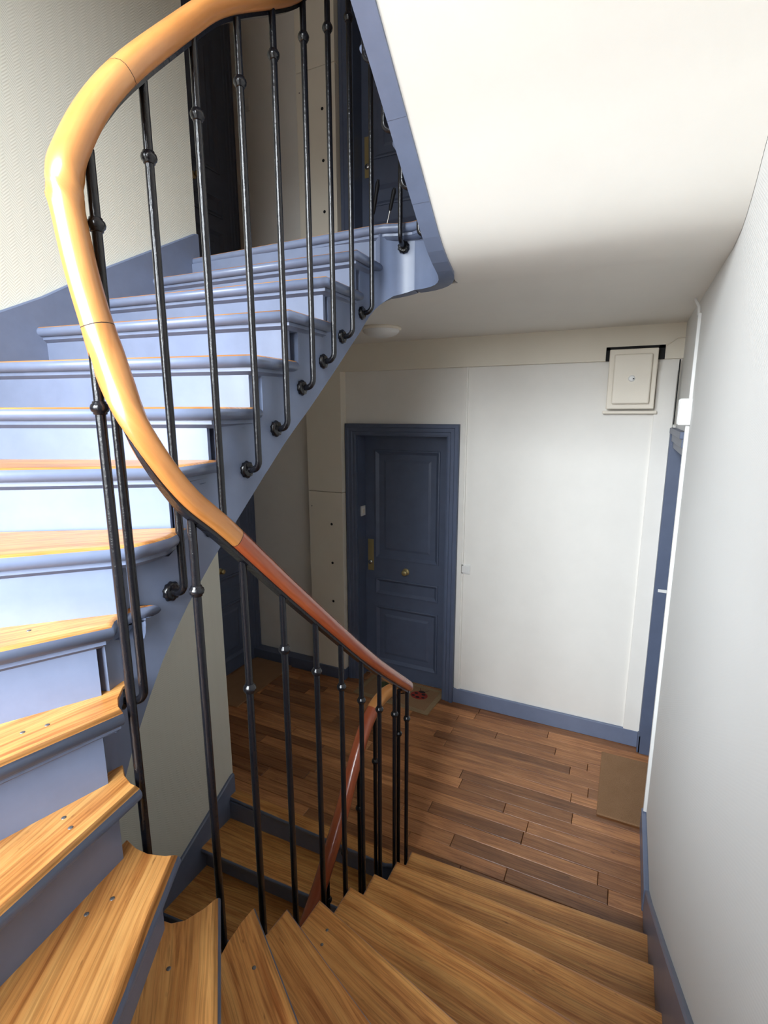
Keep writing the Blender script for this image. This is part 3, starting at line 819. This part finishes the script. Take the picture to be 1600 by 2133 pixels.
# electricity meter box high on the far wall
mbx = tag(empty('meter_box', (-.005, YF, 2.335)), 'cream electricity meter box with raised door high on the far wall', 'meter box')
MB().quadbox(-.165, .15, -.045, 0, 0, .02).build('base_ledge', 'boxwhite', mbx, bevel=.003)
MB().quadbox(-.145, .128, -.10, 0, .03, .395).build('box_body', 'boxwhite', mbx, bevel=.006)
dr = MB().quadbox(-.115, .098, -.13, -.10, .062, .362).build('box_door', 'boxwhite', mbx, bevel=.008)
MB().lathe([(.0001, -.008), (.012, -.008), (.018, -.005), (.02, 0)], 18, (-.008, -.13, .215), 'Y').build('lock_window', 'plastic', dr)
MB().quadbox(-.002, .006, -.141, -.137, .21, .216).build('key_slot', 'gap', dr)
g = MB().quadbox(-.17, .165, -.0365, -.001, .398, .417).quadbox(-.17, -.147, -.0365, -.001, .333, .417).quadbox(.130, .165, -.0365, -.001, .333, .417)
g.build('cutout_gap', 'gap', mbx)
# cable from the box to the corner
c = MB().tube([(.16, YF-.04, 2.745), (.19, YF-.042, 2.765), (.215, YF-.042, 2.785), (.26, YF-.042, 2.79)], .004, 8)
tag(c.build('cable', 'boxwhite'), 'thin painted cable running from the meter box to the corner', 'cable')
struct(MB().quadbox(.241, .247, YF-.055, YF-.036, 2.27, 2.66).build('trim_gap', 'gap'), 'dark open joint in the corner above the right door', 'gap')

# ceiling light
lm = tag(empty('ceiling_light', (-1.47, 3.05, ZC)), 'round white flush ceiling light over the landing', 'ceiling light')
MB().lathe([(.0001, 0), (.128, 0), (.128, -.014), (.122, -.018), (.0001, -.018)][::-1], 32).build('base', 'boxwhite', lm)
MB().lathe([(.0001, -.062), (.04, -.060), (.075, -.053), (.1, -.041), (.114, -.028), (.116, -.018)], 32).build('diffuser', 'plastic', lm)

# switches, bell, junction box, trunking
sw = tag(empty('light_switch', (-1.068, YF, 1.11)), 'white square light switch on the wall beside the blue door', 'switch')
MB().quadbox(-.038, .038, -.012, 0, 0, .076).build('switch_plate', 'plastic', sw, bevel=.003)
MB().quadbox(-.028, .028, -.015, -.012, .01, .066).build('rocker', 'plastic', sw, bevel=.002)
be = tag(empty('door_bell', (DX0+.0045, YF+.07, 1.48)), 'small white bell push on the blue door jamb', 'door bell')
MB().quadbox(0, .012, -.035, .035, 0, .085).build('bell_plate', 'plastic', be, bevel=.002)
MB().quadbox(.012, .016, -.018, .018, .022, .062).build('bell_button', 'boxwhite', be, bevel=.002)
wb = tag(empty('wall_button', (-2.97, YF, H+1.60)), 'small white wall button beside the upper dark door', 'switch')
MB().quadbox(-.022, .022, -.012, 0, 0, .09).build('button_plate', 'plastic', wb, bevel=.004)
MB().quadbox(-.012, .012, -.016, -.012, .03, .06).build('button', 'plastic', wb, bevel=.002)
jb = tag(empty('junction_box', (XR, 2.905, 2.285)), 'white electrical junction box at the edge of the right wall', 'junction box')
MB().quadbox(-.052, 0, -.035, .035, 0, .125).build('box_body', 'plastic', jb, bevel=.002)
MB().quadbox(-.056, -.052, -.032, .032, .004, .121).build('cover', 'plastic', jb, bevel=.002)
tr_ = tag(empty('cable_trunking', (XR, 2.905, 0)), 'white cable trunking running up the edge of the right wall', 'trunking')
MB().quadbox(-.017, 0, -.016, .016, .13, 2.285).build('lower_run', 'plastic', tr_, bevel=.002)
MB().quadbox(-.014, 0, -.013, .013, 2.41, 2.80).build('upper_run', 'plastic', tr_, bevel=.002)
MB().tube([(-.01, 0, 2.79), (-.012, .01, 2.83), (-.03, .03, 2.87)], .007, 8).build('top_bend', 'plastic', tr_)

# two gripped poles standing in for unidentified objects on the upper landing
def pole(gx, gz, y, dx, glen, label):
    b = Vector((gx-dx*3.2, y+.1, H)); top = Vector((gx, y, gz)); d = (top-b).normalized()
    o = tag(empty('grip_pole', b), label, 'pole', 'poles on the upper landing')
    MB().tube([(0, 0, 0), (top-b)-d*glen], .006, 8).build('shaft', 'steel', o)
    q = [(top-b)-d*glen*t for t in (1, .8, .5, .15, 0)]
    MB().tube(q, [.009, .013, .012, .015, .008], 10).build('grip', 'rubber', o)
pole(-1.607, 3.835, 3.3, .06, .20, 'dark pole with black grip nearest the upper door frame')
pole(-1.49, 3.765, 3.3, .07, .13, 'silver pole with short black grip leaning above the landing edge')
